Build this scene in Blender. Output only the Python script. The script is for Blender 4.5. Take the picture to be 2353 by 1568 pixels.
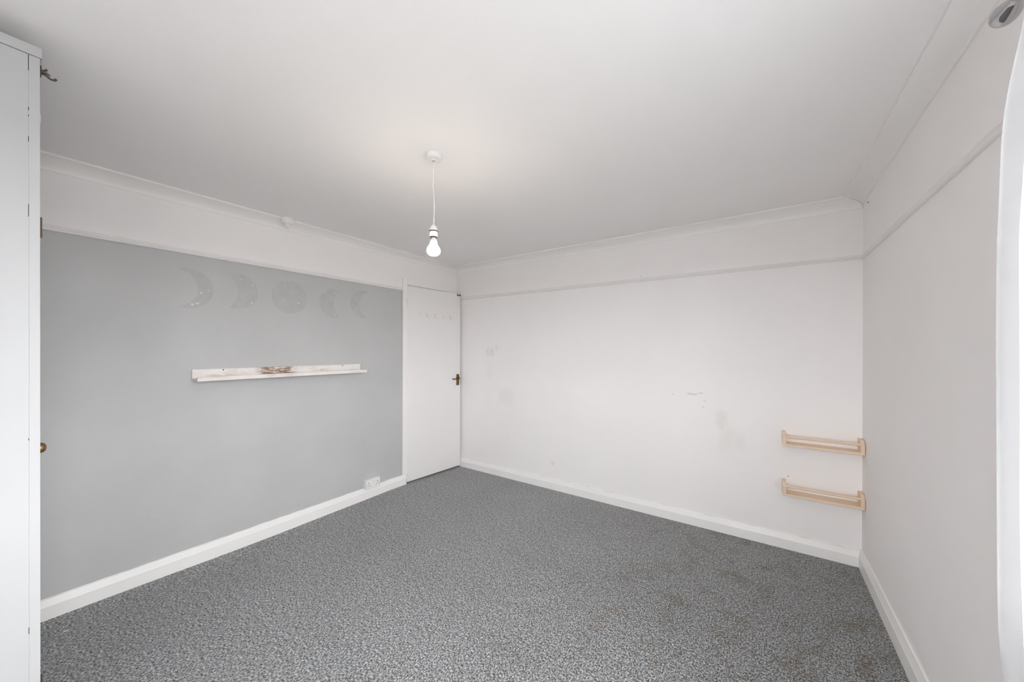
import bpy, bmesh, math, random
from mathutils import Vector, Matrix

for o in list(bpy.data.objects):
    bpy.data.objects.remove(o, do_unlink=True)
S = bpy.context.scene
C = S.collection
R = math.radians

# ------------------------------------------------------------------ camera, sky, exposure
W, H, Y0 = 3.522, 2.353, -3.75           # room: X 0..W, Y Y0..0 (back wall at 0), Z 0..H
cd = bpy.data.cameras.new('camera')
cam = bpy.data.objects.new('camera', cd)
C.objects.link(cam)
cd.sensor_width = 36.0
cd.lens = 823.30 / 2353 * 36.0
cd.shift_y = 22.09 / 2353
cd.clip_start = 0.02
yaw, pitch, roll = -0.608402, -0.002196, 0.002175
fwd = Vector((math.sin(yaw) * math.cos(pitch), math.cos(yaw) * math.cos(pitch), math.sin(pitch)))
rt = Vector((math.cos(yaw), -math.sin(yaw), 0))
up = rt.cross(fwd)
r2 = rt * math.cos(roll) + up * math.sin(roll)
u2 = -rt * math.sin(roll) + up * math.cos(roll)
m = Matrix((r2, u2, -fwd)).transposed().to_4x4()
m.translation = Vector((2.9940, -3.1451, 1.38))
cam.matrix_world = m
S.camera = cam

wd = bpy.data.worlds.new('overcast_sky')
S.world = wd
wd.use_nodes = True
wd.node_tree.nodes['Background'].inputs[0].default_value = (1.0, 0.985, 1.0, 1)
wd.node_tree.nodes['Background'].inputs[1].default_value = 6.0

S.view_settings.view_transform = 'Standard'
S.view_settings.look = 'None'
S.view_settings.gamma = 1.0
S.view_settings.use_curve_mapping = False
S.view_settings.exposure = 1.80
S.cycles.use_denoising = True
S.cycles.max_bounces = 14
S.cycles.diffuse_bounces = 10
S.cycles.transparent_max_bounces = 16
S.cycles.caustics_reflective = False
S.cycles.caustics_refractive = False
S.cycles.sample_clamp_indirect = 6.0

# windows: right wall beside the camera, plus an unseen one added behind it to brighten the back wall
WIN_FILL = (2.56, 3.36, 0.86, 2.06)         # x0, x1, z0, z1
WIN_R = (-3.45, -2.02, 0.80, 2.08)        # y0, y1, z0, z1


def portal(name, loc, rot, sx, sy):
    ld = bpy.data.lights.new(name, 'AREA')
    ld.shape = 'RECTANGLE'
    ld.size, ld.size_y = sx, sy
    ld.cycles.is_portal = True
    lo = bpy.data.objects.new(name, ld)
    lo.location = loc
    lo.rotation_euler = rot
    C.objects.link(lo)


portal('daylight_portal', (W + 0.10, (WIN_R[0] + WIN_R[1]) / 2, (WIN_R[2] + WIN_R[3]) / 2), (R(90), 0, R(90)),
       WIN_R[1] - WIN_R[0], WIN_R[3] - WIN_R[2])
portal('daylight_portal', ((WIN_FILL[0] + WIN_FILL[1]) / 2, Y0 - 0.10, (WIN_FILL[2] + WIN_FILL[3]) / 2), (R(90), 0, 0),
       WIN_FILL[1] - WIN_FILL[0], WIN_FILL[3] - WIN_FILL[2])  # serves the added front window


# ------------------------------------------------------------------ materials
def new_mat(name):
    mt = bpy.data.materials.new(name)
    mt.use_nodes = True
    nt = mt.node_tree
    b = nt.nodes['Principled BSDF']
    return mt, nt, b


def nd(nt, typ, **kw):
    n = nt.nodes.new(typ)
    for k, v in kw.items():
        if k.startswith('i_'):
            key = k[2:]
            key = int(key) if key.isdigit() else key.replace('_', ' ')
            n.inputs[key].default_value = v
        else:
            setattr(n, k, v)
    return n


def math_n(nt, op, a, b=None, clamp=False):
    n = nt.nodes.new('ShaderNodeMath')
    n.operation = op
    n.use_clamp = clamp
    for i, v in enumerate((a, b)):
        if v is None:
            continue
        if isinstance(v, (int, float)):
            n.inputs[i].default_value = v
        else:
            nt.links.new(v, n.inputs[i])
    return n.outputs[0]


def mix_c(nt, f, a, b):
    n = nt.nodes.new('ShaderNodeMix')
    n.data_type = 'RGBA'
    for i, v in ((0, f), (6, a), (7, b)):
        if isinstance(v, (int, float)):
            n.inputs[i].default_value = v
        elif isinstance(v, (tuple, list)):
            n.inputs[i].default_value = tuple(v) + (1,) if len(v) == 3 else v
        else:
            nt.links.new(v, n.inputs[i])
    return n.outputs[2]


def noise(nt, vec, scale, detail=2.0, rough=0.5):
    n = nt.nodes.new('ShaderNodeTexNoise')
    n.inputs['Scale'].default_value = scale
    n.inputs['Detail'].default_value = detail
    n.inputs['Roughness'].default_value = rough
    if vec is not None:
        nt.links.new(vec, n.inputs['Vector'])
    return n


def ramp(nt, fac, stops):
    n = nt.nodes.new('ShaderNodeValToRGB')
    el = n.color_ramp.elements
    while len(el) < len(stops):
        el.new(0.5)
    for e, (p, c) in zip(el, stops):
        e.position = p
        e.color = (c, c, c, 1) if isinstance(c, (int, float)) else tuple(c) + (1,)
    nt.links.new(fac, n.inputs[0])
    return n.outputs[0]


def bump(nt, b, h, strength, dist):
    n = nt.nodes.new('ShaderNodeBump')
    n.inputs['Strength'].default_value = strength
    n.inputs['Distance'].default_value = dist
    nt.links.new(h, n.inputs['Height'])
    nt.links.new(n.outputs[0], b.inputs['Normal'])


def painted(name, col, rough=0.6, var=0.03, nscale=3.0, bstr=0.08, bscale=260.0, spec=0.3):
    mt, nt, b = new_mat(name)
    tc = nd(nt, 'ShaderNodeTexCoord')
    n = noise(nt, tc.outputs['Object'], nscale, 4)
    lo = tuple(c * (1 - var) for c in col)
    hi = tuple(min(1, c * (1 + var)) for c in col)
    f = ramp(nt, n.outputs[0], [(0.3, 0.0), (0.7, 1.0)])
    nt.links.new(mix_c(nt, f, lo, hi), b.inputs['Base Color'])
    b.inputs['Roughness'].default_value = rough
    b.inputs['Specular IOR Level'].default_value = spec
    if bstr:
        n2 = noise(nt, tc.outputs['Object'], bscale, 3)
        bump(nt, b, n2.outputs[0], bstr, 0.002)
    return mt


def plain(name, col, rough=0.5, metal=0.0, spec=0.5):
    mt, nt, b = new_mat(name)
    tc = nd(nt, 'ShaderNodeTexCoord')
    n = noise(nt, tc.outputs['Object'], 60, 2)
    lo = tuple(c * 0.93 for c in col)
    hi = tuple(min(1, c * 1.05) for c in col)
    nt.links.new(mix_c(nt, n.outputs[0], lo, hi), b.inputs['Base Color'])
    b.inputs['Roughness'].default_value = rough
    b.inputs['Metallic'].default_value = metal
    b.inputs['Specular IOR Level'].default_value = spec
    return mt


WHITE = (0.89, 0.867, 0.861)
M = {}
M['wall'] = painted('white_wall_paint', WHITE, 0.75, 0.015, 1.6, 0.10, 180)
M['ceiling'] = painted('white_ceiling_paint', (0.87, 0.853, 0.846), 0.85, 0.012, 1.3, 0.06, 220)
M['gloss'] = painted('white_gloss_trim', (0.885, 0.872, 0.856), 0.38, 0.015, 4.0, 0.03, 120, 0.4)
M['rail'] = painted('white_rail_paint', (0.83, 0.81, 0.80), 0.5, 0.02, 6.0, 0.04, 150)
M['door'] = painted('white_door_paint', (0.85, 0.83, 0.822), 0.5, 0.012, 2.0, 0.03, 120)
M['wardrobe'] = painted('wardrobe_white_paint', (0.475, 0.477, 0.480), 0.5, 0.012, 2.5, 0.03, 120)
M['plastic'] = plain('white_plastic', (0.84, 0.83, 0.82), 0.35)
M['pvc'] = plain('white_window_pvc', (0.85, 0.86, 0.87), 0.3)
M['dark'] = plain('dark_recess', (0.02, 0.02, 0.02), 0.7)
M['gap'] = plain('grey_gap', (0.10, 0.10, 0.105), 0.8)
M['brass'] = plain('aged_brass', (0.23, 0.145, 0.06), 0.42, 0.85)
M['brass_dark'] = plain('tarnished_brass', (0.12, 0.075, 0.04), 0.45, 0.7)
M['iron'] = plain('dark_iron', (0.085, 0.072, 0.062), 0.4, 0.6)
M['steel'] = plain('grey_steel', (0.42, 0.40, 0.38), 0.35, 0.9)
M['chrome'] = plain('polished_chrome', (0.52, 0.52, 0.53), 0.06, 1.0)
M['black'] = plain('black_rubber', (0.03, 0.03, 0.03), 0.6)
M['chip'] = plain('pale_bare_plaster', (0.68, 0.67, 0.63), 0.8)
M['paper'] = plain('white_paper', (0.85, 0.86, 0.88), 0.7)


def wall_left_mat():
    mt, nt, b = new_mat('grey_feature_wall_paint')
    tc = nd(nt, 'ShaderNodeTexCoord')
    sx = nd(nt, 'ShaderNodeSeparateXYZ')
    nt.links.new(tc.outputs['Object'], sx.inputs[0])
    y, z = sx.outputs[1], sx.outputs[2]
    wob = noise(nt, tc.outputs['Object'], 9.0, 3)
    zz = math_n(nt, 'ADD', z, math_n(nt, 'MULTIPLY', math_n(nt, 'SUBTRACT', wob.outputs[0], 0.5), 0.012))
    below_rail = math_n(nt, 'LESS_THAN', z, 1.992)
    above_skirt = math_n(nt, 'GREATER_THAN', zz, 0.104)
    grey = math_n(nt, 'MULTIPLY', below_rail, above_skirt)
    n1 = noise(nt, tc.outputs['Object'], 2.2, 5, 0.55)
    f1 = ramp(nt, n1.outputs[0], [(0.3, 0.0), (0.7, 1.0)])
    gcol = mix_c(nt, f1, (0.495, 0.495, 0.495), (0.537, 0.535, 0.534))
    n2 = noise(nt, tc.outputs['Object'], 22, 3)
    f2 = ramp(nt, n2.outputs[0], [(0.62, 0.0), (0.80, 0.22)])
    gcol = mix_c(nt, f2, gcol, (0.59, 0.59, 0.59))
    nt.links.new(mix_c(nt, grey, WHITE, gcol), b.inputs['Base Color'])
    b.inputs['Roughness'].default_value = 0.7
    b.inputs['Specular IOR Level'].default_value = 0.3
    n3 = noise(nt, tc.outputs['Object'], 170, 3)
    bump(nt, b, n3.outputs[0], 0.10, 0.002)
    return mt


def wall_back_mat():
    """white paint with a few old scuffs and filler smears at fixed places"""
    mt, nt, b = new_mat('white_back_wall_paint')
    tc = nd(nt, 'ShaderNodeTexCoord')
    sx = nd(nt, 'ShaderNodeSeparateXYZ')
    nt.links.new(tc.outputs['Object'], sx.inputs[0])
    x, z = sx.outputs[0], sx.outputs[2]
    n1 = noise(nt, tc.outputs['Object'], 1.8, 4)
    col = mix_c(nt, ramp(nt, n1.outputs[0], [(0.3, 0), (0.7, 1)]), tuple(c * 0.985 for c in WHITE), tuple(c * 1.012 for c in WHITE))
    nw = noise(nt, tc.outputs['Object'], 45, 4, 0.65)
    nw2 = noise(nt, tc.outputs['Object'], 8, 3, 0.6)

    def spot(cx, cz, rx, rz, col_in, c, amt, rag, nz):
        dx = math_n(nt, 'DIVIDE', math_n(nt, 'SUBTRACT', x, cx), rx)
        dz = math_n(nt, 'DIVIDE', math_n(nt, 'SUBTRACT', z, cz), rz)
        d = math_n(nt, 'SQRT', math_n(nt, 'ADD', math_n(nt, 'MULTIPLY', dx, dx), math_n(nt, 'MULTIPLY', dz, dz)))
        d = math_n(nt, 'ADD', d, math_n(nt, 'MULTIPLY', math_n(nt, 'SUBTRACT', nz.outputs[0], 0.5), rag))
        f = ramp(nt, d, [(0.35, amt), (1.0, 0.0)])
        return mix_c(nt, f, col_in, c)
    TAN = (0.56, 0.50, 0.40)
    GRY = (0.40, 0.39, 0.37)
    for cx, cz, rx, rz, c, amt, rag, nz in [
            (2.523, 1.034, 0.030, 0.010, TAN, 0.45, 2.2, nw), (2.560, 1.031, 0.035, 0.008, TAN, 0.6, 2.2, nw),
            (2.604, 1.043, 0.020, 0.008, TAN, 0.5, 2.2, nw), (2.4015, 1.022, 0.010, 0.006, GRY, 0.3, 1.5, nw),
            (2.631, 0.985, 0.009, 0.008, TAN, 0.5, 1.5, nw), (2.622, 0.936, 0.006, 0.008, GRY, 0.6, 0.8, nw),
            (2.737, 0.86, 0.055, 0.10, TAN, 0.16, 1.4, nw2), (2.78, 0.70, 0.07, 0.13, TAN, 0.12, 1.6, nw2),
            (2.865, 0.70, 0.05, 0.08, TAN, 0.10, 1.6, nw2), (0.72, 0.86, 0.14, 0.12, TAN, 0.10, 1.6, nw2),
            (1.298, 0.256, 0.03, 0.035, TAN, 0.22, 1.0, nw), (0.60, 1.40, 0.030, 0.05, GRY, 0.10, 1.0, nw),
            (0.50, 1.13, 0.06, 0.12, TAN, 0.08, 1.6, nw2), (3.10, 0.44, 0.04, 0.05, GRY, 0.12, 1.2, nw)]:
        col = spot(cx, cz, rx, rz, col, c, amt, rag, nz)
    # yellowed line where the wall meets the skirting
    nl = noise(nt, tc.outputs['Object'], 7, 3, 0.6)
    ln = math_n(nt, 'MULTIPLY', math_n(nt, 'LESS_THAN', z, 0.108), ramp(nt, nl.outputs[0], [(0.5, 0.0), (0.65, 0.35)]))
    col = mix_c(nt, ln, col, (0.55, 0.48, 0.36))
    nt.links.new(col, b.inputs['Base Color'])
    b.inputs['Roughness'].default_value = 0.72
    b.inputs['Specular IOR Level'].default_value = 0.3
    n3 = noise(nt, tc.outputs['Object'], 170, 3)
    bump(nt, b, n3.outputs[0], 0.10, 0.002)
    return mt


def carpet_mat():
    mt, nt, b = new_mat('grey_loop_carpet')
    tc = nd(nt, 'ShaderNodeTexCoord')
    v = tc.outputs['Object']
    mp = nd(nt, 'ShaderNodeMapping')
    mp.inputs['Scale'].default_value = (1.0, 0.72, 0.2)
    nt.links.new(v, mp.inputs['Vector'])
    # soft rounded loops: fine noise, a little stretched across the rows, with dark gaps between
    g1 = noise(nt, mp.outputs[0], 150, 1.0, 0.5)
    g2 = noise(nt, mp.outputs[0], 340, 1.0, 0.5)
    g = math_n(nt, 'ADD', math_n(nt, 'MULTIPLY', g1.outputs[0], 0.60), math_n(nt, 'MULTIPLY', g2.outputs[0], 0.40))
    g3 = noise(nt, mp.outputs[0], 48, 2.0, 0.6)
    g = math_n(nt, 'ADD', g, math_n(nt, 'MULTIPLY', math_n(nt, 'SUBTRACT', g3.outputs[0], 0.5), 0.16))
    col = ramp(nt, g, [(0.36, (0.035, 0.036, 0.038)), (0.44, (0.135, 0.137, 0.141)), (0.50, (0.255, 0.258, 0.264)),
                       (0.57, (0.40, 0.404, 0.412)), (0.67, (0.72, 0.724, 0.738))])
    # faint coloured yarn flecks
    n1 = noise(nt, v, 34, 3)
    hue = ramp(nt, n1.outputs[1], [(0.3, (0.96, 1.0, 1.025)), (0.5, (1.0, 1.0, 1.0)), (0.7, (1.04, 0.99, 0.96))])
    m2 = nt.nodes.new('ShaderNodeMix')
    m2.data_type = 'RGBA'
    m2.blend_type = 'MULTIPLY'
    m2.inputs[0].default_value = 0.8
    nt.links.new(col, m2.inputs[6])
    nt.links.new(hue, m2.inputs[7])
    col = m2.outputs[2]
    # brown trodden-in soiling towards the right wall, then painted light falloff
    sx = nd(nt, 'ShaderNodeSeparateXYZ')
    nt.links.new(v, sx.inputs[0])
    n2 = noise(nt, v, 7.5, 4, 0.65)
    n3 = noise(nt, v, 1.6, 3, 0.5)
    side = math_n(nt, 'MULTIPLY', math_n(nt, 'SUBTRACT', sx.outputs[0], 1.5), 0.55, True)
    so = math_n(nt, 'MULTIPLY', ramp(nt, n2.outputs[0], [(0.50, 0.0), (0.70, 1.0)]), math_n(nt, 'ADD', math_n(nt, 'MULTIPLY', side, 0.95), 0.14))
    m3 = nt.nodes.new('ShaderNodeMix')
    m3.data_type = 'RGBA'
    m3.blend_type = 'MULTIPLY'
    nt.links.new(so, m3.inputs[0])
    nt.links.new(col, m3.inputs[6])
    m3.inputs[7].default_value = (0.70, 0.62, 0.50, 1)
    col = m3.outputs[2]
    m4 = nt.nodes.new('ShaderNodeMix')  # broad grey darkening to the right: window light falloff painted into the carpet
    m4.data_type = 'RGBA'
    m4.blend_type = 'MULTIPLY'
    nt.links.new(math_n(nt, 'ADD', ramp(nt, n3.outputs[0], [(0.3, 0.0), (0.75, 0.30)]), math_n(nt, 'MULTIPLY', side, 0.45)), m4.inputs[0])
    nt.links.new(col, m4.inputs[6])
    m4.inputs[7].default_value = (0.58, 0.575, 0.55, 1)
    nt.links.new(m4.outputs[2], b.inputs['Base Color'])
    b.inputs['Roughness'].default_value = 0.95
    b.inputs['Specular IOR Level'].default_value = 0.1
    b.inputs['Sheen Weight'].default_value = 0.25
    b.inputs['Sheen Roughness'].default_value = 0.5
    bump(nt, b, g, 0.5, 0.004)
    return mt


def worn_wood(name, brown_amt):
    """chalky white paint worn through to brown wood in the middle of the ledge"""
    mt, nt, b = new_mat(name)
    tc = nd(nt, 'ShaderNodeTexCoord')
    v = tc.outputs['Object']
    sx = nd(nt, 'ShaderNodeSeparateXYZ')
    nt.links.new(v, sx.inputs[0])
    y = sx.outputs[1]
    mp = nd(nt, 'ShaderNodeMapping')
    mp.inputs['Scale'].default_value = (1.0, 0.22, 1.0)
    nt.links.new(v, mp.inputs['Vector'])
    n1 = noise(nt, mp.outputs[0], 26, 5, 0.7)
    n2 = noise(nt, mp.outputs[0], 70, 5, 0.7)
    n3 = noise(nt, v, 160, 3, 0.6)
    col = mix_c(nt, ramp(nt, n1.outputs[0], [(0.4, 0), (0.7, 1)]), (0.82, 0.79, 0.77), (0.73, 0.67, 0.64))

    def band(c, w):
        d = math_n(nt, 'ABSOLUTE', math_n(nt, 'SUBTRACT', y, c))
        return ramp(nt, math_n(nt, 'DIVIDE', d, w), [(0.55, 1.0), (1.0, 0.0)])
    # thin pinkish wear
    f = math_n(nt, 'MULTIPLY', band(0.26, 0.30), ramp(nt, n1.outputs[0], [(0.52, 0.0), (0.64, 0.40 * brown_amt)]))
    col = mix_c(nt, f, col, (0.52, 0.38, 0.28))
    # bare brown patch
    f = math_n(nt, 'MULTIPLY', band(0.49, 0.15), ramp(nt, n2.outputs[0], [(0.42, 0.0), (0.52, 0.95 * brown_amt)]))
    col = mix_c(nt, f, col, mix_c(nt, n3.outputs[0], (0.10, 0.05, 0.03), (0.42, 0.26, 0.17)))
    f = math_n(nt, 'MULTIPLY', band(0.78, 0.12), ramp(nt, n2.outputs[0], [(0.53, 0.0), (0.62, 0.5 * brown_amt)]))
    col = mix_c(nt, f, col, (0.40, 0.30, 0.22))
    # black specks
    f = ramp(nt, n3.outputs[0], [(0.72, 0.0), (0.76, 0.8)])
    col = mix_c(nt, f, col, (0.09, 0.08, 0.07))
    nt.links.new(col, b.inputs['Base Color'])
    b.inputs['Roughness'].default_value = 0.7
    bump(nt, b, n2.outputs[0], 0.25, 0.002)
    return mt


def beech(name):
    mt, nt, b = new_mat(name)
    tc = nd(nt, 'ShaderNodeTexCoord')
    mp = nd(nt, 'ShaderNodeMapping')
    mp.inputs['Scale'].default_value = (0.18, 1.0, 1.0)
    nt.links.new(tc.outputs['Object'], mp.inputs['Vector'])
    n1 = noise(nt, mp.outputs[0], 90, 4, 0.6)
    n2 = noise(nt, tc.outputs['Object'], 6, 2)
    col = mix_c(nt, n1.outputs[0], (0.70, 0.52, 0.38), (0.83, 0.67, 0.52))
    col = mix_c(nt, math_n(nt, 'MULTIPLY', n2.outputs[0], 0.3), col, (0.82, 0.66, 0.50))
    nt.links.new(col, b.inputs['Base Color'])
    b.inputs['Roughness'].default_value = 0.5
    bump(nt, b, n1.outputs[0], 0.05, 0.001)
    return mt


def glass_mat():
    mt = bpy.data.materials.new('window_glass')
    mt.use_nodes = True
    nt = mt.node_tree
    nt.nodes.clear()
    out = nd(nt, 'ShaderNodeOutputMaterial')
    tr = nd(nt, 'ShaderNodeBsdfTransparent')
    tr.inputs[0].default_value = (0.95, 0.97, 0.97, 1)
    gl = nd(nt, 'ShaderNodeBsdfGlossy')
    gl.inputs['Roughness'].default_value = 0.0
    lw = nd(nt, 'ShaderNodeLayerWeight')
    lw.inputs[0].default_value = 0.5
    fac = math_n(nt, 'ADD', math_n(nt, 'MULTIPLY', math_n(nt, 'POWER', lw.outputs['Facing'], 5.0), 0.8), 0.03)
    mx = nd(nt, 'ShaderNodeMixShader')
    nt.links.new(fac, mx.inputs[0])
    nt.links.new(tr.outputs[0], mx.inputs[1])
    nt.links.new(gl.outputs[0], mx.inputs[2])
    nt.links.new(mx.outputs[0], out.inputs[0])
    return mt


def sheer_mat():
    mt = bpy.data.materials.new('sheer_white_voile')
    mt.use_nodes = True
    nt = mt.node_tree
    nt.nodes.clear()
    out = nd(nt, 'ShaderNodeOutputMaterial')
    tc = nd(nt, 'ShaderNodeTexCoord')
    wv = noise(nt, tc.outputs['Object'], 22, 4, 0.6)
    df = nd(nt, 'ShaderNodeBsdfDiffuse')
    nt.links.new(mix_c(nt, wv.outputs[0], (0.70, 0.71, 0.725), (0.80, 0.80, 0.81)), df.inputs[0])
    tl = nd(nt, 'ShaderNodeBsdfTranslucent')
    tl.inputs[0].default_value = (0.80, 0.81, 0.83, 1)
    tp = nd(nt, 'ShaderNodeBsdfTransparent')
    m1 = nd(nt, 'ShaderNodeMixShader')
    m1.inputs[0].default_value = 0.5
    nt.links.new(df.outputs[0], m1.inputs[1])
    nt.links.new(tl.outputs[0], m1.inputs[2])
    m2 = nd(nt, 'ShaderNodeMixShader')
    m2.inputs[0].default_value = 0.18
    nt.links.new(m1.outputs[0], m2.inputs[1])
    nt.links.new(tp.outputs[0], m2.inputs[2])
    nt.links.new(m2.outputs[0], out.inputs[0])
    return mt


def bulb_mat():
    mt = bpy.data.materials.new('lit_bulb')
    mt.use_nodes = True
    nt = mt.node_tree
    nt.nodes.clear()
    out = nd(nt, 'ShaderNodeOutputMaterial')
    em = nd(nt, 'ShaderNodeEmission')
    em.inputs[0].default_value = (1.0, 0.86, 0.70, 1)
    em.inputs[1].default_value = 36.0
    nt.links.new(em.outputs[0], out.inputs[0])
    return mt


M['grey_wall'] = wall_left_mat()
M['back_wall'] = wall_back_mat()
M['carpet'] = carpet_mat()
M['ledge_back'] = worn_wood('worn_white_wood', 1.0)
M['ledge_lip'] = worn_wood('white_wood', 0.25)
M['beech'] = beech('pale_beech')
M['glass'] = glass_mat()
M['sheer'] = sheer_mat()
M['bulb'] = bulb_mat()
M['moon'] = painted('ghosted_grey_paint', (0.478, 0.475, 0.465), 0.55, 0.05, 16, 0.06, 120)


# ------------------------------------------------------------------ mesh helpers
def obj(name, bm, mat, parent=None, smooth=False):
    me = bpy.data.meshes.new(name)
    bmesh.ops.recalc_face_normals(bm, faces=bm.faces)
    bm.to_mesh(me)
    bm.free()
    me.materials.append(mat)
    if smooth:
        for p in me.polygons:
            p.use_smooth = True
        me.set_sharp_from_angle(angle=R(38))
    o = bpy.data.objects.new(name, me)
    C.objects.link(o)
    if parent:
        o.parent = parent
    return o


def empty(name, loc, rz=0):
    o = bpy.data.objects.new(name, None)
    o.empty_display_size = 0.05
    o.location = loc
    o.rotation_euler = (0, 0, rz)
    C.objects.link(o)
    return o


def tag(o, label=None, cat=None, group=None, kind=None):
    if label:
        o['label'] = label
    if cat:
        o['category'] = cat
    if group:
        o['group'] = group
    if kind:
        o['kind'] = kind
    return o


def box(bm, x0, x1, y0, y1, z0, z1, bev=0.0, seg=2):
    v = [bm.verts.new(p) for p in [(x0, y0, z0), (x1, y0, z0), (x1, y1, z0), (x0, y1, z0),
                                   (x0, y0, z1), (x1, y0, z1), (x1, y1, z1), (x0, y1, z1)]]
    fs = [bm.faces.new([v[i] for i in q]) for q in
          [(0, 3, 2, 1), (4, 5, 6, 7), (0, 1, 5, 4), (1, 2, 6, 5), (2, 3, 7, 6), (3, 0, 4, 7)]]
    if bev:
        es = list({e for f in fs for e in f.edges})
        bmesh.ops.bevel(bm, geom=es, offset=bev, segments=seg, affect='EDGES', profile=0.5)
    return bm


def bx(*a, **k):
    return box(bmesh.new(), *a, **k)


def prism(bm, pts, f, d0, d1):
    """extrude a closed 2-D outline; f(u, v, d) -> xyz"""
    n = len(pts)
    a = [bm.verts.new(f(u, v, d0)) for u, v in pts]
    b = [bm.verts.new(f(u, v, d1)) for u, v in pts]
    bm.faces.new(a)
    bm.faces.new(list(reversed(b)))
    for i in range(n):
        bm.faces.new([a[i], a[(i + 1) % n], b[(i + 1) % n], b[i]])
    return bm


def lathe(bm, prof, axis_o, axis='z', n=32):
    """prof: list of (r, h); closed at r=0 ends"""
    ox, oy, oz = axis_o
    rings = []
    for r, h in prof:
        if r < 1e-6:
            p = {'z': (ox, oy, oz + h), 'x': (ox + h, oy, oz), 'y': (ox, oy + h, oz)}[axis]
            rings.append([bm.verts.new(p)])
            continue
        ring = []
        for k in range(n):
            a = 2 * math.pi * k / n
            c, s = r * math.cos(a), r * math.sin(a)
            p = {'z': (ox + c, oy + s, oz + h), 'x': (ox + h, oy + c, oz + s), 'y': (ox + c, oy + h, oz + s)}[axis]
            ring.append(bm.verts.new(p))
        rings.append(ring)
    for a, b in zip(rings, rings[1:]):
        if len(a) == 1 and len(b) == 1:
            continue
        for k in range(n):
            k2 = (k + 1) % n
            if len(a) == 1:
                bm.faces.new([a[0], b[k], b[k2]])
            elif len(b) == 1:
                bm.faces.new([a[k], a[k2], b[0]])
            else:
                bm.faces.new([a[k], a[k2], b[k2], b[k]])
    for rg in (rings[0], rings[-1]):
        if len(rg) > 1:
            bm.faces.new(rg)
    return bm


def tube(bm, pts, rad, n=10):
    pts = [Vector(p) for p in pts]
    rads = rad if isinstance(rad, (list, tuple)) else [rad] * len(pts)
    rings = []
    ref = None
    for i, p in enumerate(pts):
        t = (pts[min(i + 1, len(pts) - 1)] - pts[max(i - 1, 0)]).normalized()
        if ref is None:
            ref = t.orthogonal().normalized()
        ref = (ref - t * ref.dot(t)).normalized()
        b = t.cross(ref)
        rings.append([bm.verts.new(p + rads[i] * (math.cos(2 * math.pi * k / n) * ref + math.sin(2 * math.pi * k / n) * b)) for k in range(n)])
    for a, b in zip(rings, rings[1:]):
        for k in range(n):
            bm.faces.new([a[k], a[(k + 1) % n], b[(k + 1) % n], b[k]])
    bm.faces.new(rings[0])
    bm.faces.new(list(reversed(rings[-1])))
    return bm


def sweep(bm, sections):
    """loft closed outlines given as lists of xyz"""
    rs = [[bm.verts.new(p) for p in s] for s in sections]
    n = len(rs[0])
    for a, b in zip(rs, rs[1:]):
        for i in range(n):
            bm.faces.new([a[i], a[(i + 1) % n], b[(i + 1) % n], b[i]])
    bm.faces.new(rs[0])
    bm.faces.new(list(reversed(rs[-1])))
    return bm


def structure(o, label, cat):
    return tag(o, label, cat, kind='structure')


# ------------------------------------------------------------------ room shell
T = 0.14
# floor: an almost flat carpet that dips a little along the grey wall
bm = bmesh.new()
nx, ny = 40, 60
X0f, X1f, Y0f, Y1f = -0.3, W + 0.02, Y0 - 0.02, 0.02
grid = []
for j in range(ny + 1):
    row = []
    for i in range(nx + 1):
        x = X0f + (X1f - X0f) * i / nx
        y = Y0f + (Y1f - Y0f) * j / ny
        near = math.exp(-max(x, 0) / 0.35)
        dz = near * (-0.0095 * math.exp(-((y + 2.1) / 0.55) ** 2) + 0.005 * math.exp(-((y + 0.95) / 0.22) ** 2))
        row.append(bm.verts.new((x, y, dz)))
    grid.append(row)
for j in range(ny):
    for i in range(nx):
        bm.faces.new([grid[j][i], grid[j][i + 1], grid[j + 1][i + 1], grid[j + 1][i]])
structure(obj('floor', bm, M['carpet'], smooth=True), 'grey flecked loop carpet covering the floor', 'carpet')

structure(obj('ceiling', bx(-T, W + T, Y0 - T, T, H, H + 0.12), M['ceiling']), 'plain white plaster ceiling', 'ceiling')

DY0, DY1, DZ = -0.745, -0.012, 2.045         # door opening in the left wall
bm = bmesh.new()
box(bm, -T, 0, Y0 - T, DY0, -0.05, H)
box(bm, -T, 0, DY0, DY1, DZ, H)
box(bm, -T, 0, DY1, T, -0.05, H)
wl = obj('wall_left', bm, M['grey_wall'])
structure(wl, 'left wall painted grey below a white picture rail', 'wall')

structure(obj('wall_back', bx(0, W + T, 0, T, -0.05, H), M['back_wall']), 'white back wall with scuff marks', 'wall')

M['paving'] = painted('pale_paving', (0.21, 0.21, 0.21), 0.9, 0.15, 0.6, 0, 1, 0.1)
g = bmesh.new()
bmesh.ops.create_circle(g, cap_ends=True, radius=120, segments=48)
bmesh.ops.translate(g, verts=g.verts, vec=(0, 0, -0.45))
structure(obj('ground', g, M['paving']), 'pale paving outside the window', 'ground')

y0, y1, z0, z1 = WIN_R
bm = bmesh.new()
box(bm, W, W + T, Y0 - T, y0, -0.05, H)
box(bm, W, W + T, y1, 0, -0.05, H)
box(bm, W, W + T, y0, y1, -0.05, z0)
box(bm, W, W + T, y0, y1, z1, H)
structure(obj('wall_right', bm, M['wall']), 'white right wall with curtained window', 'wall')

x0, x1, z0, z1 = WIN_FILL
bm = bmesh.new()
box(bm, 0, x0, Y0 - T, Y0, -0.05, H)
box(bm, x1, W, Y0 - T, Y0, -0.05, H)
box(bm, x0, x1, Y0 - T, Y0, -0.05, z0)
box(bm, x0, x1, Y0 - T, Y0, z1, H)
structure(obj('wall_front', bm, M['wall']), 'white front wall behind the camera', 'wall')


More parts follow.
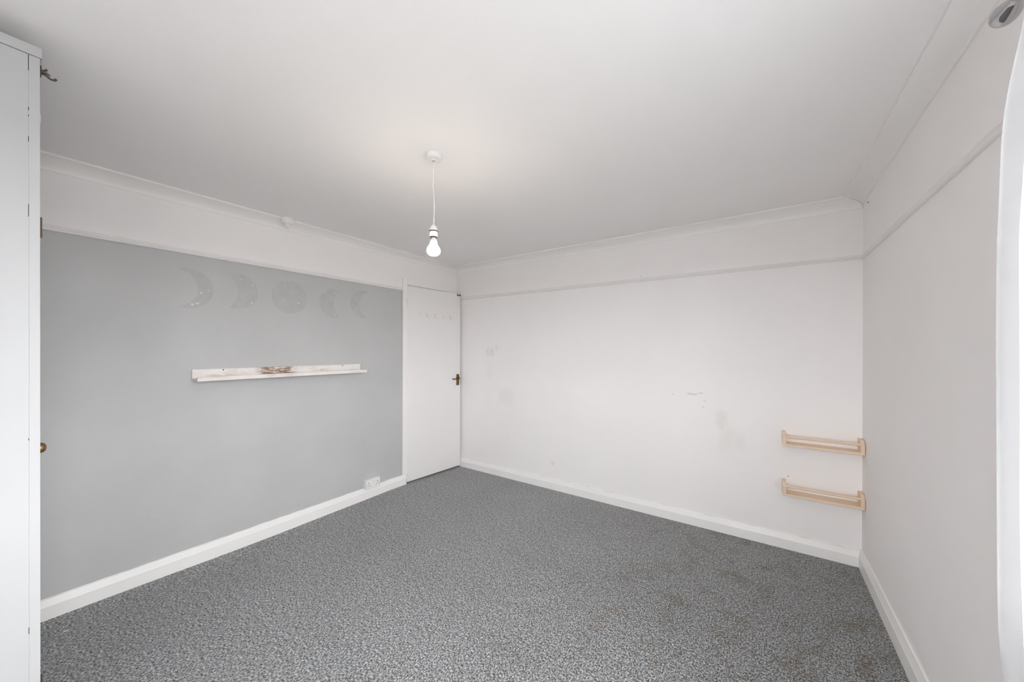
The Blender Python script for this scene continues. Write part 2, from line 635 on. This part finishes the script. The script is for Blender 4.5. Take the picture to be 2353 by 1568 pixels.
def window(name, frm, w, h, label):
    """frm maps (u along, d outwards, z) to xyz"""
    e = empty(name, frm(0, 0, 0))
    inv = Vector(e.location)

    def bb(name, u0, u1, d0, d1, z0, z1, mat, par=e, bev=0.004):
        b = bmesh.new()
        p, q = Vector(frm(u0, d0, z0)) - inv, Vector(frm(u1, d1, z1)) - inv
        box(b, min(p.x, q.x), max(p.x, q.x), min(p.y, q.y), max(p.y, q.y), min(p.z, q.z), max(p.z, q.z), bev)
        return obj(name, b, mat, par)
    f = 0.055
    a, c = 0.05, 0.11
    bb('window_frame', 0, f, a, c, 0, h, M['pvc'])
    bb('window_frame', w - f, w, a, c, 0, h, M['pvc'])
    bb('window_frame', f, w - f, a, c, 0, f, M['pvc'])
    bb('window_frame', f, w - f, a, c, h - f, h, M['pvc'])
    bb('mullion', w / 2 - 0.035, w / 2 + 0.035, a, c, f, h - f, M['pvc'])
    bb('window_pane', f, w / 2 - 0.035, 0.078, 0.084, f, h - f, M['glass'], bev=0)
    bb('window_pane', w / 2 + 0.035, w - f, 0.078, 0.084, f, h - f, M['glass'], bev=0)
    bb('window_sill', -0.04, w + 0.04, -0.05, -0.002, -0.03, 0, M['gloss'])
    structure(e, label, 'window')


window('window_1', lambda u, d, z: (W + d, WIN_R[0] + u, WIN_R[2] + z), WIN_R[1] - WIN_R[0], WIN_R[3] - WIN_R[2],
       'white framed window in the right wall behind the sheer curtain')
window('added_window', lambda u, d, z: (WIN_FILL[0] + u, Y0 - d, WIN_FILL[2] + z), WIN_FILL[1] - WIN_FILL[0], WIN_FILL[3] - WIN_FILL[2],  # unseen window, added as fill light for the back wall
       'added white framed window behind the camera, lighting the back wall')

# ------------------------------------------------------------------ skirting, picture rail, coving
def skirt_profile(h, t=0.018):
    return [(0.0005, -0.04), (t, -0.04), (t, h * 0.66), (t - 0.002, h * 0.70), (0.009, h * 0.93), (0.007, h), (0.0005, h)]


def L(t, y, z):
    return (t, y, z)


p = skirt_profile(0.100)
# left skirting, its end rounded off at the door
secs = [[(t, Y0 + 0.001, z) for t, z in p]]
ye = -0.747
for k in range(7):
    a = k / 6 * math.pi / 2
    cut = 0.016 * (1 - math.cos(a))
    secs.append([(max(0.0006, min(t, 0.018 - cut)) if t > 0.001 else t, ye - 0.016 * (1 - math.sin(a)), z) for t, z in p])
bm = sweep(bmesh.new(), secs)
structure(obj('baseboard_left', bm, M['gloss']), 'white skirting board along the grey wall', 'skirting board')
bm = sweep(bmesh.new(), [[(0.056, -t, z) for t, z in p], [(W - t, -t, z) for t, z in p]])
structure(obj('baseboard_back', bm, M['gloss']), 'white skirting board along the back wall', 'skirting board')
p2 = skirt_profile(0.118)
bm = sweep(bmesh.new(), [[(W - t, -t - 0.0005, z) for t, z in p2], [(W - t, -1.150, z) for t, z in p2]])
structure(obj('baseboard_right', bm, M['gloss']), 'white skirting board along the right wall', 'skirting board')


def rail_profile(zb, h, d=0.016):
    return [(0.0005, zb), (d * 0.55, zb), (d * 0.95, zb + h * 0.10), (d, zb + h * 0.30), (d * 0.55, zb + h * 0.45),
            (d * 0.80, zb + h * 0.62), (d * 0.75, zb + h * 0.85), (d * 0.35, zb + h), (0.0005, zb + h)]


def rail_sections(f, a, b):
    return [[f(t, a[0], z) for t, z in rail_profile(a[1], a[2])], [f(t, b[0], z) for t, z in rail_profile(b[1], b[2])]]


bm = sweep(bmesh.new(), rail_sections(L, (Y0 + 0.001, 1.9868, 0.030), (-0.797, 1.978, 0.031)))
structure(obj('trim_1', bm, M['rail']), 'white moulded picture rail above the grey paint', 'picture rail')
bm = sweep(bmesh.new(), [[(0.001, -t, z) for t, z in rail_profile(1.967, 0.034)],
                         [(W - t, -t, z) for t, z in rail_profile(1.9635, 0.026)]])
structure(obj('trim_2', bm, M['rail']), 'white moulded picture rail across the back wall', 'picture rail')
bm = sweep(bmesh.new(), [[(W - t, -t - 0.0005, z) for t, z in rail_profile(1.9590, 0.030)],
                         [(W - t, -1.98, z) for t, z in rail_profile(1.9640, 0.030)]])
structure(obj('trim_3', bm, M['rail']), 'white moulded picture rail along the right wall', 'picture rail')


def cove(zc, cv=0.099, n=10):
    o = [(0.0005, zc), (0.006, zc), (0.0065, zc + 0.004)]
    for k in range(1, n):
        a = k / n * math.pi / 2
        o.append((cv - (cv - 0.0065) * math.cos(a), zc + 0.004 + (H - 0.011 - zc - 0.004) * math.sin(a)))
    o += [(cv, H - 0.011), (cv, H - 0.0005), (0.0005, H - 0.0005)]
    return o


bm = sweep(bmesh.new(), [[(t, Y0 + 0.001, z) for t, z in cove(2.292)], [(t, -t - 0.0005, z) for t, z in cove(2.290)]])
structure(obj('trim_4', bm, M['gloss'], smooth=True), 'white coving above the grey wall', 'coving')
bm = sweep(bmesh.new(), [[(t + 0.0005, -t, z) for t, z in cove(2.2845)], [(W - t - 0.0005, -t, z) for t, z in cove(2.2845)]])
structure(obj('trim_5', bm, M['gloss'], smooth=True), 'white coving above the back wall', 'coving')


def cove_r(y, zc):
    return [(W - t, y if y is not None else -t - 0.001, z) for t, z in cove(zc)]


bm = sweep(bmesh.new(), [cove_r(None, 2.308), cove_r(-1.1, 2.3300), cove_r(Y0 + 0.001, 2.3300)])
structure(obj('trim_6', bm, M['ceiling'], smooth=True), 'white coving above the right wall', 'coving')

# ------------------------------------------------------------------ door (left wall, standing just ajar)
d1 = empty('door_1', (-0.0225, -0.742, 0.0))
structure(d1, 'plain white flush door standing just ajar in the corner', 'door')
ANG = R(5.2)


def dloc(x, y, z):
    return Vector((x, y, z)) - Vector(d1.location)


def drot(o):
    o.rotation_euler = (0, 0, -ANG)
    return o


# frame pieces (room coordinates)
def fixed(name, x0, x1, y0, y1, z0, z1, mat, bev=0.003, par=d1):
    p, q = dloc(x0, y0, z0), dloc(x1, y1, z1)
    return obj(name, bx(p.x, q.x, p.y, q.y, p.z, q.z, bev=bev), mat, par)


fixed('architrave', 0.0005, 0.015, -0.797, -0.7425, 0.1005, 2.105, M['gloss'])
hd = bmesh.new()
pts = [(-0.742, 2.047), (-0.742, 2.105), (-0.0185, 2.083), (-0.0185, 2.047)]
prism(hd, [(y, z) for y, z in pts], lambda u, v, d: dloc(d, u, v), 0.0005, 0.015)
obj('architrave', hd, M['gloss'], d1)
fixed('door_lining', -T, -0.001, DY0 + 0.0005, DY0 + 0.004, 0.0, DZ, M['gloss'], 0)
fixed('door_lining', -T, -0.001, DY1 - 0.004, DY1 - 0.0005, 0.0, DZ, M['gloss'], 0)
fixed('door_lining', -T, -0.001, DY0 + 0.004, DY1 - 0.004, DZ - 0.004, DZ - 0.0005, M['gloss'], 0)
structure(obj('wall_hallway', bx(-T - 0.10, -T - 0.001, Y0, T, -0.05, H), M['wall']), 'hallway wall behind the door', 'wall')

# leaf: local x = thickness (towards the room), local y = along the leaf
LW = 0.722
leaf = drot(obj('door_leaf', bx(0.0, 0.036, 0.003, LW, 0.018, 2.036, bev=0.003), M['door'], d1))


def on_leaf(name, bm, mat, smooth=False):
    o = drot(obj(name, bm, mat, d1, smooth))
    return o


for zc in (1.86, 1.05, 0.25):
    on_leaf('hinge', lathe(bmesh.new(), [(0.0045, -0.045), (0.0045, 0.045)], (0.040, -0.0005, zc), 'z', 12), M['rail'])
hp = on_leaf('handle_plate', bx(0.0365, 0.041, LW - 0.063, LW - 0.019, 0.966, 1.094, bev=0.003), M['brass'])
hp['label'] = 'aged brass handle plate'
lv = tube(bmesh.new(), [(0.041, LW - 0.040, 1.047), (0.056, LW - 0.040, 1.047), (0.068, LW - 0.046, 1.047), (0.072, LW - 0.075, 1.045),
                        (0.071, LW - 0.110, 1.041), (0.069, LW - 0.135, 1.042), (0.065, LW - 0.146, 1.047)],
          [0.009, 0.008, 0.0075, 0.007, 0.006, 0.006, 0.005], 12)
on_leaf('door_lever', lv, M['brass_dark'], True)
on_leaf('lever_boss', lathe(bmesh.new(), [(0.0, 0.0), (0.016, 0.0), (0.016, 0.010), (0.010, 0.018), (0.0, 0.018)], (0.041, LW - 0.036, 1.047), 'x', 20), M['brass_dark'], True)
on_leaf('lock_case', bx(0.0365, 0.046, LW - 0.085, LW - 0.006, 0.935, 0.958, bev=0.002), M['door'])
on_leaf('latch_keeper', bx(-0.0005, 0.030, LW + 0.0005, LW + 0.004, 0.955, 1.10, bev=0.001), M['brass_dark'])
bt = bx(0.0365, 0.046, LW - 0.056, LW - 0.002, 2.011, 2.026, bev=0.003)
b_ = on_leaf('door_bolt', bt, M['iron'])
b_['label'] = 'small dark metal bolt at the top corner'
bt2 = obj('bolt_knob', lathe(bmesh.new(), [(0, 0), (0.005, 0), (0.005, 0.012), (0, 0.014)], (0.046, LW - 0.042, 2.0185), 'x', 12), M['steel'], b_, True)

# ------------------------------------------------------------------ hook rail screwed to the door leaf
hk = empty('hook_rail', (d1.location.x, d1.location.y, 1.755), -ANG)
tag(hk, 'narrow white painted rail of four small hooks on the white door', 'hook rail')
obj('rail_board', bx(0.0365, 0.0455, 0.150, 0.585, -0.027, 0.027, bev=0.002), M['door'], hk)
for yy in (0.225, 0.335, 0.447, 0.548):
    b = tube(bmesh.new(), [(0.0455, yy, 0.012), (0.054, yy, 0.008), (0.056, yy, -0.010), (0.062, yy, -0.020), (0.072, yy, -0.020), (0.078, yy, -0.010)],
             [0.0055, 0.005, 0.0045, 0.0045, 0.0045, 0.0055], 10)
    obj('hook', b, M['rail'], hk, True)

# ------------------------------------------------------------------ ghost marks of moon stickers on the grey wall
def moon(cy, cz, r, kind, thick, lab):
    """kind +1: lit limb towards the door (+Y), -1: towards the wardrobe, 0 full disc"""
    N = 40
    if kind == 0:
        pts = [(cy + r * math.cos(2 * math.pi * k / N), cz + r * math.sin(2 * math.pi * k / N)) for k in range(N)]
    else:
        a0 = R(112)
        outer = [(cy + kind * r * math.cos(a), cz + r * math.sin(a)) for a in [a0 - 2 * a0 * k / N for k in range(N + 1)]]
        # inner arc through both horns, reaching x = cy + kind*(r - thick)
        hy, hz = r * math.cos(a0), r * math.sin(a0)
        xi = r - thick
        c = (hz * hz + hy * hy - xi * xi) / (2 * (hy - xi))
        ri = abs(xi - c)
        b0 = math.atan2(hz, hy - c)
        inner = [(cy + kind * (c + ri * math.cos(b)), cz + ri * math.sin(b)) for b in [-b0 + 2 * b0 * k / N for k in range(1, N)]]
        pts = outer + inner
    b = prism(bmesh.new(), pts, lambda u, v, d: (d, u, v), 0.0003, 0.0012)
    o = obj('moon_mark', b, M['moon'], wl)
    o['label'] = lab
    return o


def chip(parent, y, z, s, rnd):
    pts = []
    n = 7
    for k in range(n):
        a = 2 * math.pi * k / n
        rr = 0.62 * s * rnd.uniform(0.4, 1.3)
        pts.append((y + rr * math.cos(a) * rnd.uniform(0.6, 1.3), z + rr * math.sin(a)))
    h = 0.0013 + 0.0004 * rnd.random()
    obj('paint_chip', prism(bmesh.new(), pts, lambda u, v, d: (d, u, v), 0.0011, h), M['chip'], parent)


rnd = random.Random(4)
moons = [moon(-2.452, 1.770, 0.128, 1, 0.078, 'faded thin crescent mark curving towards the door'),
         moon(-2.192, 1.785, 0.125, 1, 0.118, 'faded thick crescent mark curving towards the door'),
         moon(-1.851, 1.783, 0.126, 0, 0, 'faded full round moon mark'),
         moon(-1.505, 1.774, 0.123, -1, 0.122, 'faded thick crescent mark curving away from the door'),
         moon(-1.226, 1.792, 0.127, -1, 0.078, 'faded thin crescent mark curving away from the door')]
for i, y, z, s in [(0, -2.4295, 1.6666, .017), (0, -2.408, 1.676, .012), (0, -2.386, 1.7448, .010), (0, -2.3502, 1.7667, .009),
                   (1, -2.1748, 1.8669, .009), (1, -2.1017, 1.8382, .007), (1, -2.107, 1.7098, .011), (1, -2.1773, 1.6931, .006),
                   (2, -1.8875, 1.8668, .012), (2, -1.8844, 1.7539, .008), (2, -1.790, 1.7441, .009),
                   (3, -1.581, 1.8612, .009), (3, -1.5029, 1.8568, .008), (3, -1.5589, 1.7655, .006), (3, -1.4989, 1.6715, .011),
                   (4, -1.3322, 1.782, .006), (4, -1.2987, 1.7542, .006), (4, -1.2731, 1.6857, .007)]:
    chip(moons[i], y, z, s, rnd)

# ------------------------------------------------------------------ picture ledge on the grey wall
LY0, LY1, LZ = -2.4365, -1.2695, 1.1785
lg = empty('picture_ledge', (0, LY0, LZ))
tag(lg, 'long narrow white picture ledge with worn paint on the grey wall', 'shelf')
LL = LY1 - LY0
obj('back_board', bx(0.001, 0.015, 0, LL, 0.0, 0.071, bev=0.0015), M['ledge_back'], lg)
obj('bottom_board', bx(0.0152, 0.108, 0, LL, 0.0, 0.014, bev=0.001), M['ledge_lip'], lg)
obj('front_lip', bx(0.1082, 0.122, 0, LL, -0.001, 0.0255, bev=0.0015), M['ledge_lip'], lg)
for yy in (-2.275, -1.437):
    obj('screw', lathe(bmesh.new(), [(0, 0), (0.0042, 0), (0.0035, 0.0015), (0, 0.0018)], (0.0151, yy - LY0, 0.062), 'x', 12), M['black'], lg)

# ------------------------------------------------------------------ double socket on the grey wall
sk = empty('wall_socket', (0.0005, -1.154, 0.139))
tag(sk, 'white double wall socket above the skirting left of the door', 'socket')
obj('back_box', bx(0.0, 0.034, -0.070, 0.070, -0.041, 0.041, bev=0.003), M['plastic'], sk)
obj('face_plate', bx(0.0342, 0.044, -0.0725, 0.0725, -0.0425, 0.0425, bev=0.003), M['plastic'], sk)
for c in (-0.046, 0.046):
    obj('pin_hole', bx(0.0435, 0.0443, c - 0.003, c + 0.003, 0.005, 0.015), M['dark'], sk)
    obj('pin_hole', bx(0.0435, 0.0443, c - 0.0145, c - 0.007, -0.013, -0.0075), M['dark'], sk)
    obj('pin_hole', bx(0.0435, 0.0443, c + 0.007, c + 0.0145, -0.013, -0.0075), M['dark'], sk)
for c in (-0.012, 0.012):
    obj('rocker_switch', bx(0.0442, 0.0475, c - 0.007, c + 0.007, 0.004, 0.026, bev=0.001), M['plastic'], sk)
for c in (-0.030, 0.030):
    obj('plate_screw', lathe(bmesh.new(), [(0, 0), (0.003, 0), (0, 0.001)], (0.0441, c * 0.0 + c, -0.024), 'x', 10), M['steel'], sk)

# ------------------------------------------------------------------ light switch plate on the back wall
sw = empty('light_switch', (0.506, -0.0005, 1.358))
tag(sw, 'square white wall plate with two screws on the back wall beside the door', 'switch')
obj('face_plate', bx(-0.050, 0.050, -0.010, 0.0, -0.0445, 0.0445, bev=0.003), M['plastic'], sw)
obj('rocker_switch', bx(-0.010, 0.010, -0.0135, -0.0102, -0.014, 0.014, bev=0.001), M['plastic'], sw)
for c in (-0.034, 0.034):
    obj('plate_screw', lathe(bmesh.new(), [(0, 0), (0.0034, 0), (0.0028, -0.0012), (0, -0.0012)], (c, -0.0101, 0.0), 'y', 12), M['iron'], sw)

# ------------------------------------------------------------------ small ceiling fitting over the grey wall
cf = empty('ceiling_switch', (0.097, -1.913, H))
tag(cf, 'small round white ceiling fitting with stubby nozzle on the coving', 'ceiling fitting')
obj('base_cup', lathe(bmesh.new(), [(0, 0.0), (0.041, 0.0), (0.041, -0.020), (0.037, -0.033), (0.028, -0.040), (0, -0.040)], (0, 0, -0.0), 'z', 28), M['plastic'], cf, True)
obj('nozzle', lathe(bmesh.new(), [(0, 0), (0.019, 0), (0.017, -0.022), (0.012, -0.030), (0, -0.031)], (0, 0, -0.0402), 'z', 20), M['plastic'], cf, True)

# ------------------------------------------------------------------ pendant lamp
pl = empty('pendant_lamp', (1.647, -1.900, H))
tag(pl, 'bare lit bulb hanging on white flex from a round ceiling rose', 'pendant lamp')
obj('ceiling_rose', lathe(bmesh.new(), [(0, 0), (0.0395, 0), (0.0395, -0.021), (0.0385, -0.0235), (0.0355, -0.0245), (0.0335, -0.0225), (0.009, -0.0225), (0.0075, -0.0290), (0, -0.0290)],
                          (0, 0, -0.0005), 'z', 40), M['plastic'], pl, True)
obj('cord_gland', lathe(bmesh.new(), [(0, 0), (0.0045, 0), (0.0045, -0.005), (0, -0.005)], (0, 0, -0.0297), 'z', 14), M['steel'], pl)
pts = [(0, 0, -0.0352), (-0.001, 0, -0.10), (-0.004, 0, -0.16), (0.0035, 0, -0.21), (0.006, 0, -0.27), (0.003, 0, -0.33), (0.001, 0, -0.36)]
cp = []
for i in range(len(pts) - 1):
    for k in range(5):
        t = k / 5
        t = t * t * (3 - 2 * t)
        cp.append(tuple(a + (b - a) * (k / 5 if j == 2 else t) for j, (a, b) in enumerate(zip(pts[i], pts[i + 1]))))
cp.append(pts[-1])
obj('flex', tube(bmesh.new(), cp, 0.0028, 8), M['plastic'], pl, True)
obj('lamp_holder', lathe(bmesh.new(), [(0, 0.0), (0.006, 0.0), (0.010, -0.004), (0.017, -0.014), (0.0215, -0.027), (0.0215, -0.030)],
                         (0.001, 0, -0.350), 'z', 28), M['plastic'], pl, True)
obj('holder_ring', lathe(bmesh.new(), [(0, 0), (0.0222, 0), (0.0222, -0.0035), (0, -0.0035)], (0.001, 0, -0.3805), 'z', 28), M['black'], pl)
obj('holder_skirt', lathe(bmesh.new(), [(0, 0), (0.0195, 0), (0.0195, -0.024), (0.018, -0.026), (0, -0.026)], (0.001, 0, -0.3845), 'z', 28), M['plastic'], pl, True)
obj('holder_ring', lathe(bmesh.new(), [(0, 0), (0.0195, 0), (0.0195, -0.004), (0, -0.004)], (0.001, 0, -0.4108), 'z', 28), M['black'], pl)
bl = obj('light_bulb', lathe(bmesh.new(), [(0, 0), (0.011, 0), (0.011, -0.006), (0.0160, -0.009), (0.0185, -0.018), (0.0195, -0.034)],
                             (0.001, 0, -0.4150), 'z', 28), M['plastic'], pl, True)
obj('bulb_globe', lathe(bmesh.new(), [(0, 0.0), (0.0197, 0.0), (0.0232, -0.006), (0.0290, -0.0145), (0.0330, -0.025), (0.0328, -0.036), (0.0275, -0.046), (0.0170, -0.0525), (0, -0.055)],
                        (0.001, 0, -0.4492), 'z', 32), M['bulb'], bl, True)

# ------------------------------------------------------------------ two beech racks on the back wall
RW, RD = 0.405, 0.098
def rack(x, z, label):
    e = empty('spice_rack', (x, -0.0005, z))
    tag(e, label, 'shelf', 'pale wooden racks in the right corner')
    obj('bottom_board', bx(0, RW, -RD, 0, 0, 0.015, bev=0.001), M['beech'], e)
    side = [(0, 0.0152), (-RD, 0.0152), (-RD, 0.062), (-RD + 0.030, 0.088), (0, 0.088)]
    for x0 in (0.0, RW - 0.019):
        b = prism(bmesh.new(), side, lambda u, v, d: (d, u, v), x0, x0 + 0.019)
        obj('end_panel', b, M['beech'], e)
    obj('front_rail', tube(bmesh.new(), [(0.0192, -RD + 0.012, 0.062), (RW - 0.0192, -RD + 0.012, 0.062)], 0.0085, 16), M['beech'], e, True)
    return e


rk = rack(3.1135, 0.733, 'pale wooden rack on the back wall, upper one of the pair')


def dup(root, loc, label):
    r = root.copy()
    C.objects.link(r)
    r.location = loc
    r['label'] = label
    for ch in list(root.children):
        c = ch.copy()
        C.objects.link(c)
        c.parent = r
    return r


dup(rk, (3.1145, -0.0005, 0.396), 'pale wooden rack on the back wall, lower one nearer the floor')

# old screw holes and a pin
bw = bpy.data.objects['wall_back']
wr = bpy.data.objects['wall_right']
for x, z in ((3.1484, 0.5034), (2.150, 2.0085)):
    obj('screw_hole', lathe(bmesh.new(), [(0, 0), (0.0033, 0), (0.0028, -0.001), (0, -0.001)], (x, -0.0002, z), 'y', 10), M['iron'], bw)
obj('screw_hole', lathe(bmesh.new(), [(0, 0), (0.006, 0), (0.004, -0.002), (0, -0.002)], (W - 0.0002, -0.127, 2.280), 'x', 10), M['iron'], wr)

# ------------------------------------------------------------------ white box by the end of the right skirting
cb = empty('cable_box', (W, -1.156, 0.045))
tag(cb, 'small white painted block on the right wall at the end of the skirting', 'cable box')
obj('box_body', bx(-0.026, -0.0008, -0.125, -0.002, 0.02, 0.094, bev=0.010, seg=3), M['gloss'], cb)
obj('box_lid', bx(-0.029, -0.0265, -0.115, -0.012, 0.028, 0.086, bev=0.0015), M['gloss'], cb)

# ------------------------------------------------------------------ wardrobe on the left
K = 1.30
WX, WY = 2.994 - 1.388 * K, -3.1451 + 0.0571 * K


def zk(z):
    return 1.38 + (z - 1.38) * K


wr_ = empty('wardrobe', (0.02, Y0 + 0.01, 0))
tag(wr_, 'tall white painted wardrobe at the left edge with overhanging top', 'wardrobe')


def wbox(name, x0, x1, y0, y1, z0, z1, mat, bev=0.0015, par=wr_):
    o = wr_.location
    return obj(name, bx(x0 - o.x, x1 - o.x, y0 - o.y, y1 - o.y, z0, z1, bev=bev), mat, par)


dt = 0.0205                                # door thickness
TOP = zk(2.0600)
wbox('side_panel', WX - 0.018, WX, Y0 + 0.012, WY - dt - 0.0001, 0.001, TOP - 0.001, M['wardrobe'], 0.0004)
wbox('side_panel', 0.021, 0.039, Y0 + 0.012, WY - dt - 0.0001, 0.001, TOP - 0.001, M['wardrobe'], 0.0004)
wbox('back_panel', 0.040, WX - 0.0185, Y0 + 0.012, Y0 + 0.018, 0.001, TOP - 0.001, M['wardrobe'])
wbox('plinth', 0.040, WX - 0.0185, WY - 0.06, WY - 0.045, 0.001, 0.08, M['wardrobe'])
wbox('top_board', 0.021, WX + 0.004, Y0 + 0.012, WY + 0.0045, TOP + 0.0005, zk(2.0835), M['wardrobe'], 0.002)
n = 2
dw = (WX - 0.021) / n
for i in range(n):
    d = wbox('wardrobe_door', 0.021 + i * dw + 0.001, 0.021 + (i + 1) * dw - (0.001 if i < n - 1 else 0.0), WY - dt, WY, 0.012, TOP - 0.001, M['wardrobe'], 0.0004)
    if i == n - 1:
        o = wr_.location
        kb = lathe(bmesh.new(), [(0, 0), (0.0158, 0), (0.0157, 0.002), (0.0150, 0.0045), (0.0138, 0.0068), (0.0120, 0.0088), (0.0096, 0.0105), (0.0066, 0.0117), (0.0033, 0.0122), (0, 0.0123)], (WX - 0.022 - o.x, WY + 0.0003 - o.y, zk(1.1445)), 'y', 24)
        obj('door_knob', kb, M['brass'], d, True)
        for zc in (zk(1.665), 0.35):
            obj('hinge', lathe(bmesh.new(), [(0.0026, -0.031), (0.0026, 0.031)], (WX - 0.004 - o.x, WY + 0.0015 - o.y, zc), 'z', 10), M['brass_dark'], d)
        pk = lathe(bmesh.new(), [(0, 0), (0.014, 0), (0.012, 0.0025), (0, 0.0038)], (WX - 0.016 - o.x, WY + 0.0002 - o.y, zk(1.922)), 'y', 16)
        obj('filler_cap', pk, M['wardrobe'], d, True)
# dark slits where the door does not quite meet the carcass
for z0, z1 in ((2.022, 2.0584), (1.930, 1.938), (1.916, 1.920), (1.858, 1.871), (1.685, 1.714), (1.168, 1.173), (0.72, 0.735)):
    wbox('door_gap', WX - 0.001, WX + 0.0003, WY - dt - 0.0012, WY - dt + 0.0002, zk(z0), zk(z1), M['dark'], 0)

# dark coat hook on the front of the wardrobe door
ck = empty('coat_hook', (WX - 0.020, WY + 0.0004, zk(2.036)))
tag(ck, 'dark metal double coat hook near the wardrobe top', 'hook')


def kk(l):
    return [tuple(c * K for c in q) for q in l]


obj('hook_plate', bx(-0.010, 0.010, 0.0, 0.003, -0.013, 0.016, bev=0.001), M['iron'], ck)
obj('lower_hook', tube(bmesh.new(), kk([(0, 0.0025, -0.002), (0, 0.008, -0.003), (0, 0.014, -0.0075), (0, 0.018, -0.0085), (0, 0.022, -0.007), (0, 0.0245, -0.0035)]),
                       [0.0036, 0.0031, 0.0029, 0.0030, 0.0035, 0.0031], 10), M['iron'], ck, True)
obj('upper_hook', tube(bmesh.new(), kk([(0, 0.0025, 0.004), (0, 0.006, 0.006), (0, 0.009, 0.008), (0, 0.010, 0.011)]), [0.0026, 0.0023, 0.0023, 0.0028], 10), M['iron'], ck, True)
obj('hook_arm', tube(bmesh.new(), kk([(0.004, 0.0025, 0.0), (0.004, 0.009, 0.0005), (0.004, 0.0145, -0.0025)]), [0.0034, 0.0034, 0.0026], 8), M['iron'], ck, True)

# ------------------------------------------------------------------ curtain and its pole on the right wall
CX = W - 0.100
po = empty('curtain_pole', (CX, -1.958, 2.104))
tag(po, 'chrome curtain pole with bulbous finial at the top right corner', 'curtain pole')
obj('pole_rod', lathe(bmesh.new(), [(0.0105, 0.0), (0.0105, -1.62)], (0, 0.0, 0), 'y', 24), M['chrome'], po, True)
obj('finial', lathe(bmesh.new(), [(0, 0.076), (0.008, 0.0745), (0.0150, 0.070), (0.0205, 0.0615), (0.0225, 0.052), (0.0213, 0.040), (0.0175, 0.027), (0.0135, 0.017), (0.0120, 0.010), (0.0120, 0.0005)],
                    (0, 0, 0), 'y', 40), M['chrome'], po, True)
obj('end_collar', lathe(bmesh.new(), [(0.0135, 0.0), (0.0135, -0.012)], (0, -0.001, 0), 'y', 28), M['steel'], po, True)
for yy in (-0.20, -1.45):
    obj('pole_bracket', tube(bmesh.new(), [(0.0995, yy, 0), (0.05, yy, 0), (0.0128, yy, 0)], [0.02, 0.008, 0.008], 14), M['chrome'], po, True)

# sheer curtain
prof = [(2.0895, -1.972), (2.03, -1.950), (1.88, -1.892), (1.70, -1.882), (1.48, -1.877), (1.20, -1.881), (0.905, -1.884), (0.78, -1.890), (0.668, -1.911), (0.40, -1.93), (0.06, -1.95)]


def edge_y(z):
    for k in range(len(prof) - 1):
        za, ya = prof[k]
        zb, yb = prof[k + 1]
        if za >= z >= zb:
            t = (za - z) / (za - zb)
            z0, y0 = prof[max(k - 1, 0)]
            z3, y3 = prof[min(k + 2, len(prof) - 1)]
            ma = (yb - y0) / (z0 - zb) * (za - zb)
            mb = (y3 - ya) / (za - z3) * (za - zb)
            return (2*t**3 - 3*t*t + 1) * ya + (t**3 - 2*t*t + t) * ma + (-2*t**3 + 3*t*t) * yb + (t**3 - t*t) * mb
    return prof[-1][1]


cu = empty('sheer_curtain', (CX, -1.9, 0.06))
tag(cu, 'sheer white curtain hanging at the right edge from the chrome pole', 'curtain')
bm = bmesh.new()
NU, NV = 90, 60
rows = []
for j in range(NV + 1):
    z = 2.0895 - (2.0895 - 0.06) * j / NV
    row = []
    for i in range(NU + 1):
        u = i / NU
        y = edge_y(z) - 0.017 - u * (0.46 + 0.03 * math.sin(3 * z))
        amp = 0.030 * min(1, u * 6 + 0.15) * (0.5 + 0.5 * min(1, (2.10 - z) / 0.5))
        x = CX - amp * math.sin(u * 2 * math.pi * 3.5 + 0.3 * math.sin(1.7 * z)) + 0.004 * math.sin(9 * z + u * 5) * u
        row.append(bm.verts.new((x - CX, y + 1.9, z - 0.06)))
    rows.append(row)
for j in range(NV):
    for i in range(NU):
        bm.faces.new([rows[j][i], rows[j][i + 1], rows[j + 1][i + 1], rows[j + 1][i]])
obj('curtain_cloth', bm, M['sheer'], cu, True)

# ------------------------------------------------------------------ scraps on the carpet
def scrap(x, y, s, label, rz):
    e = bmesh.new()
    pts = [(-s, -s * 0.25), (s * 0.2, -s * 0.5), (s, 0.1 * s), (s * 0.5, s * 0.45), (-0.5 * s, s * 0.3)]
    prism(e, pts, lambda u, v, d: (u, v, d + 0.12 * u), 0.0, 0.0012)
    o = obj('paper_scrap', e, M['paper'])
    o.location = (x, y, 0.0018)
    o.rotation_euler = (0, 0, rz)
    tag(o, label, 'scrap')


scrap(0.2124, -2.956, 0.010, 'tiny white paper scrap on the carpet beside the wardrobe', 0.9)
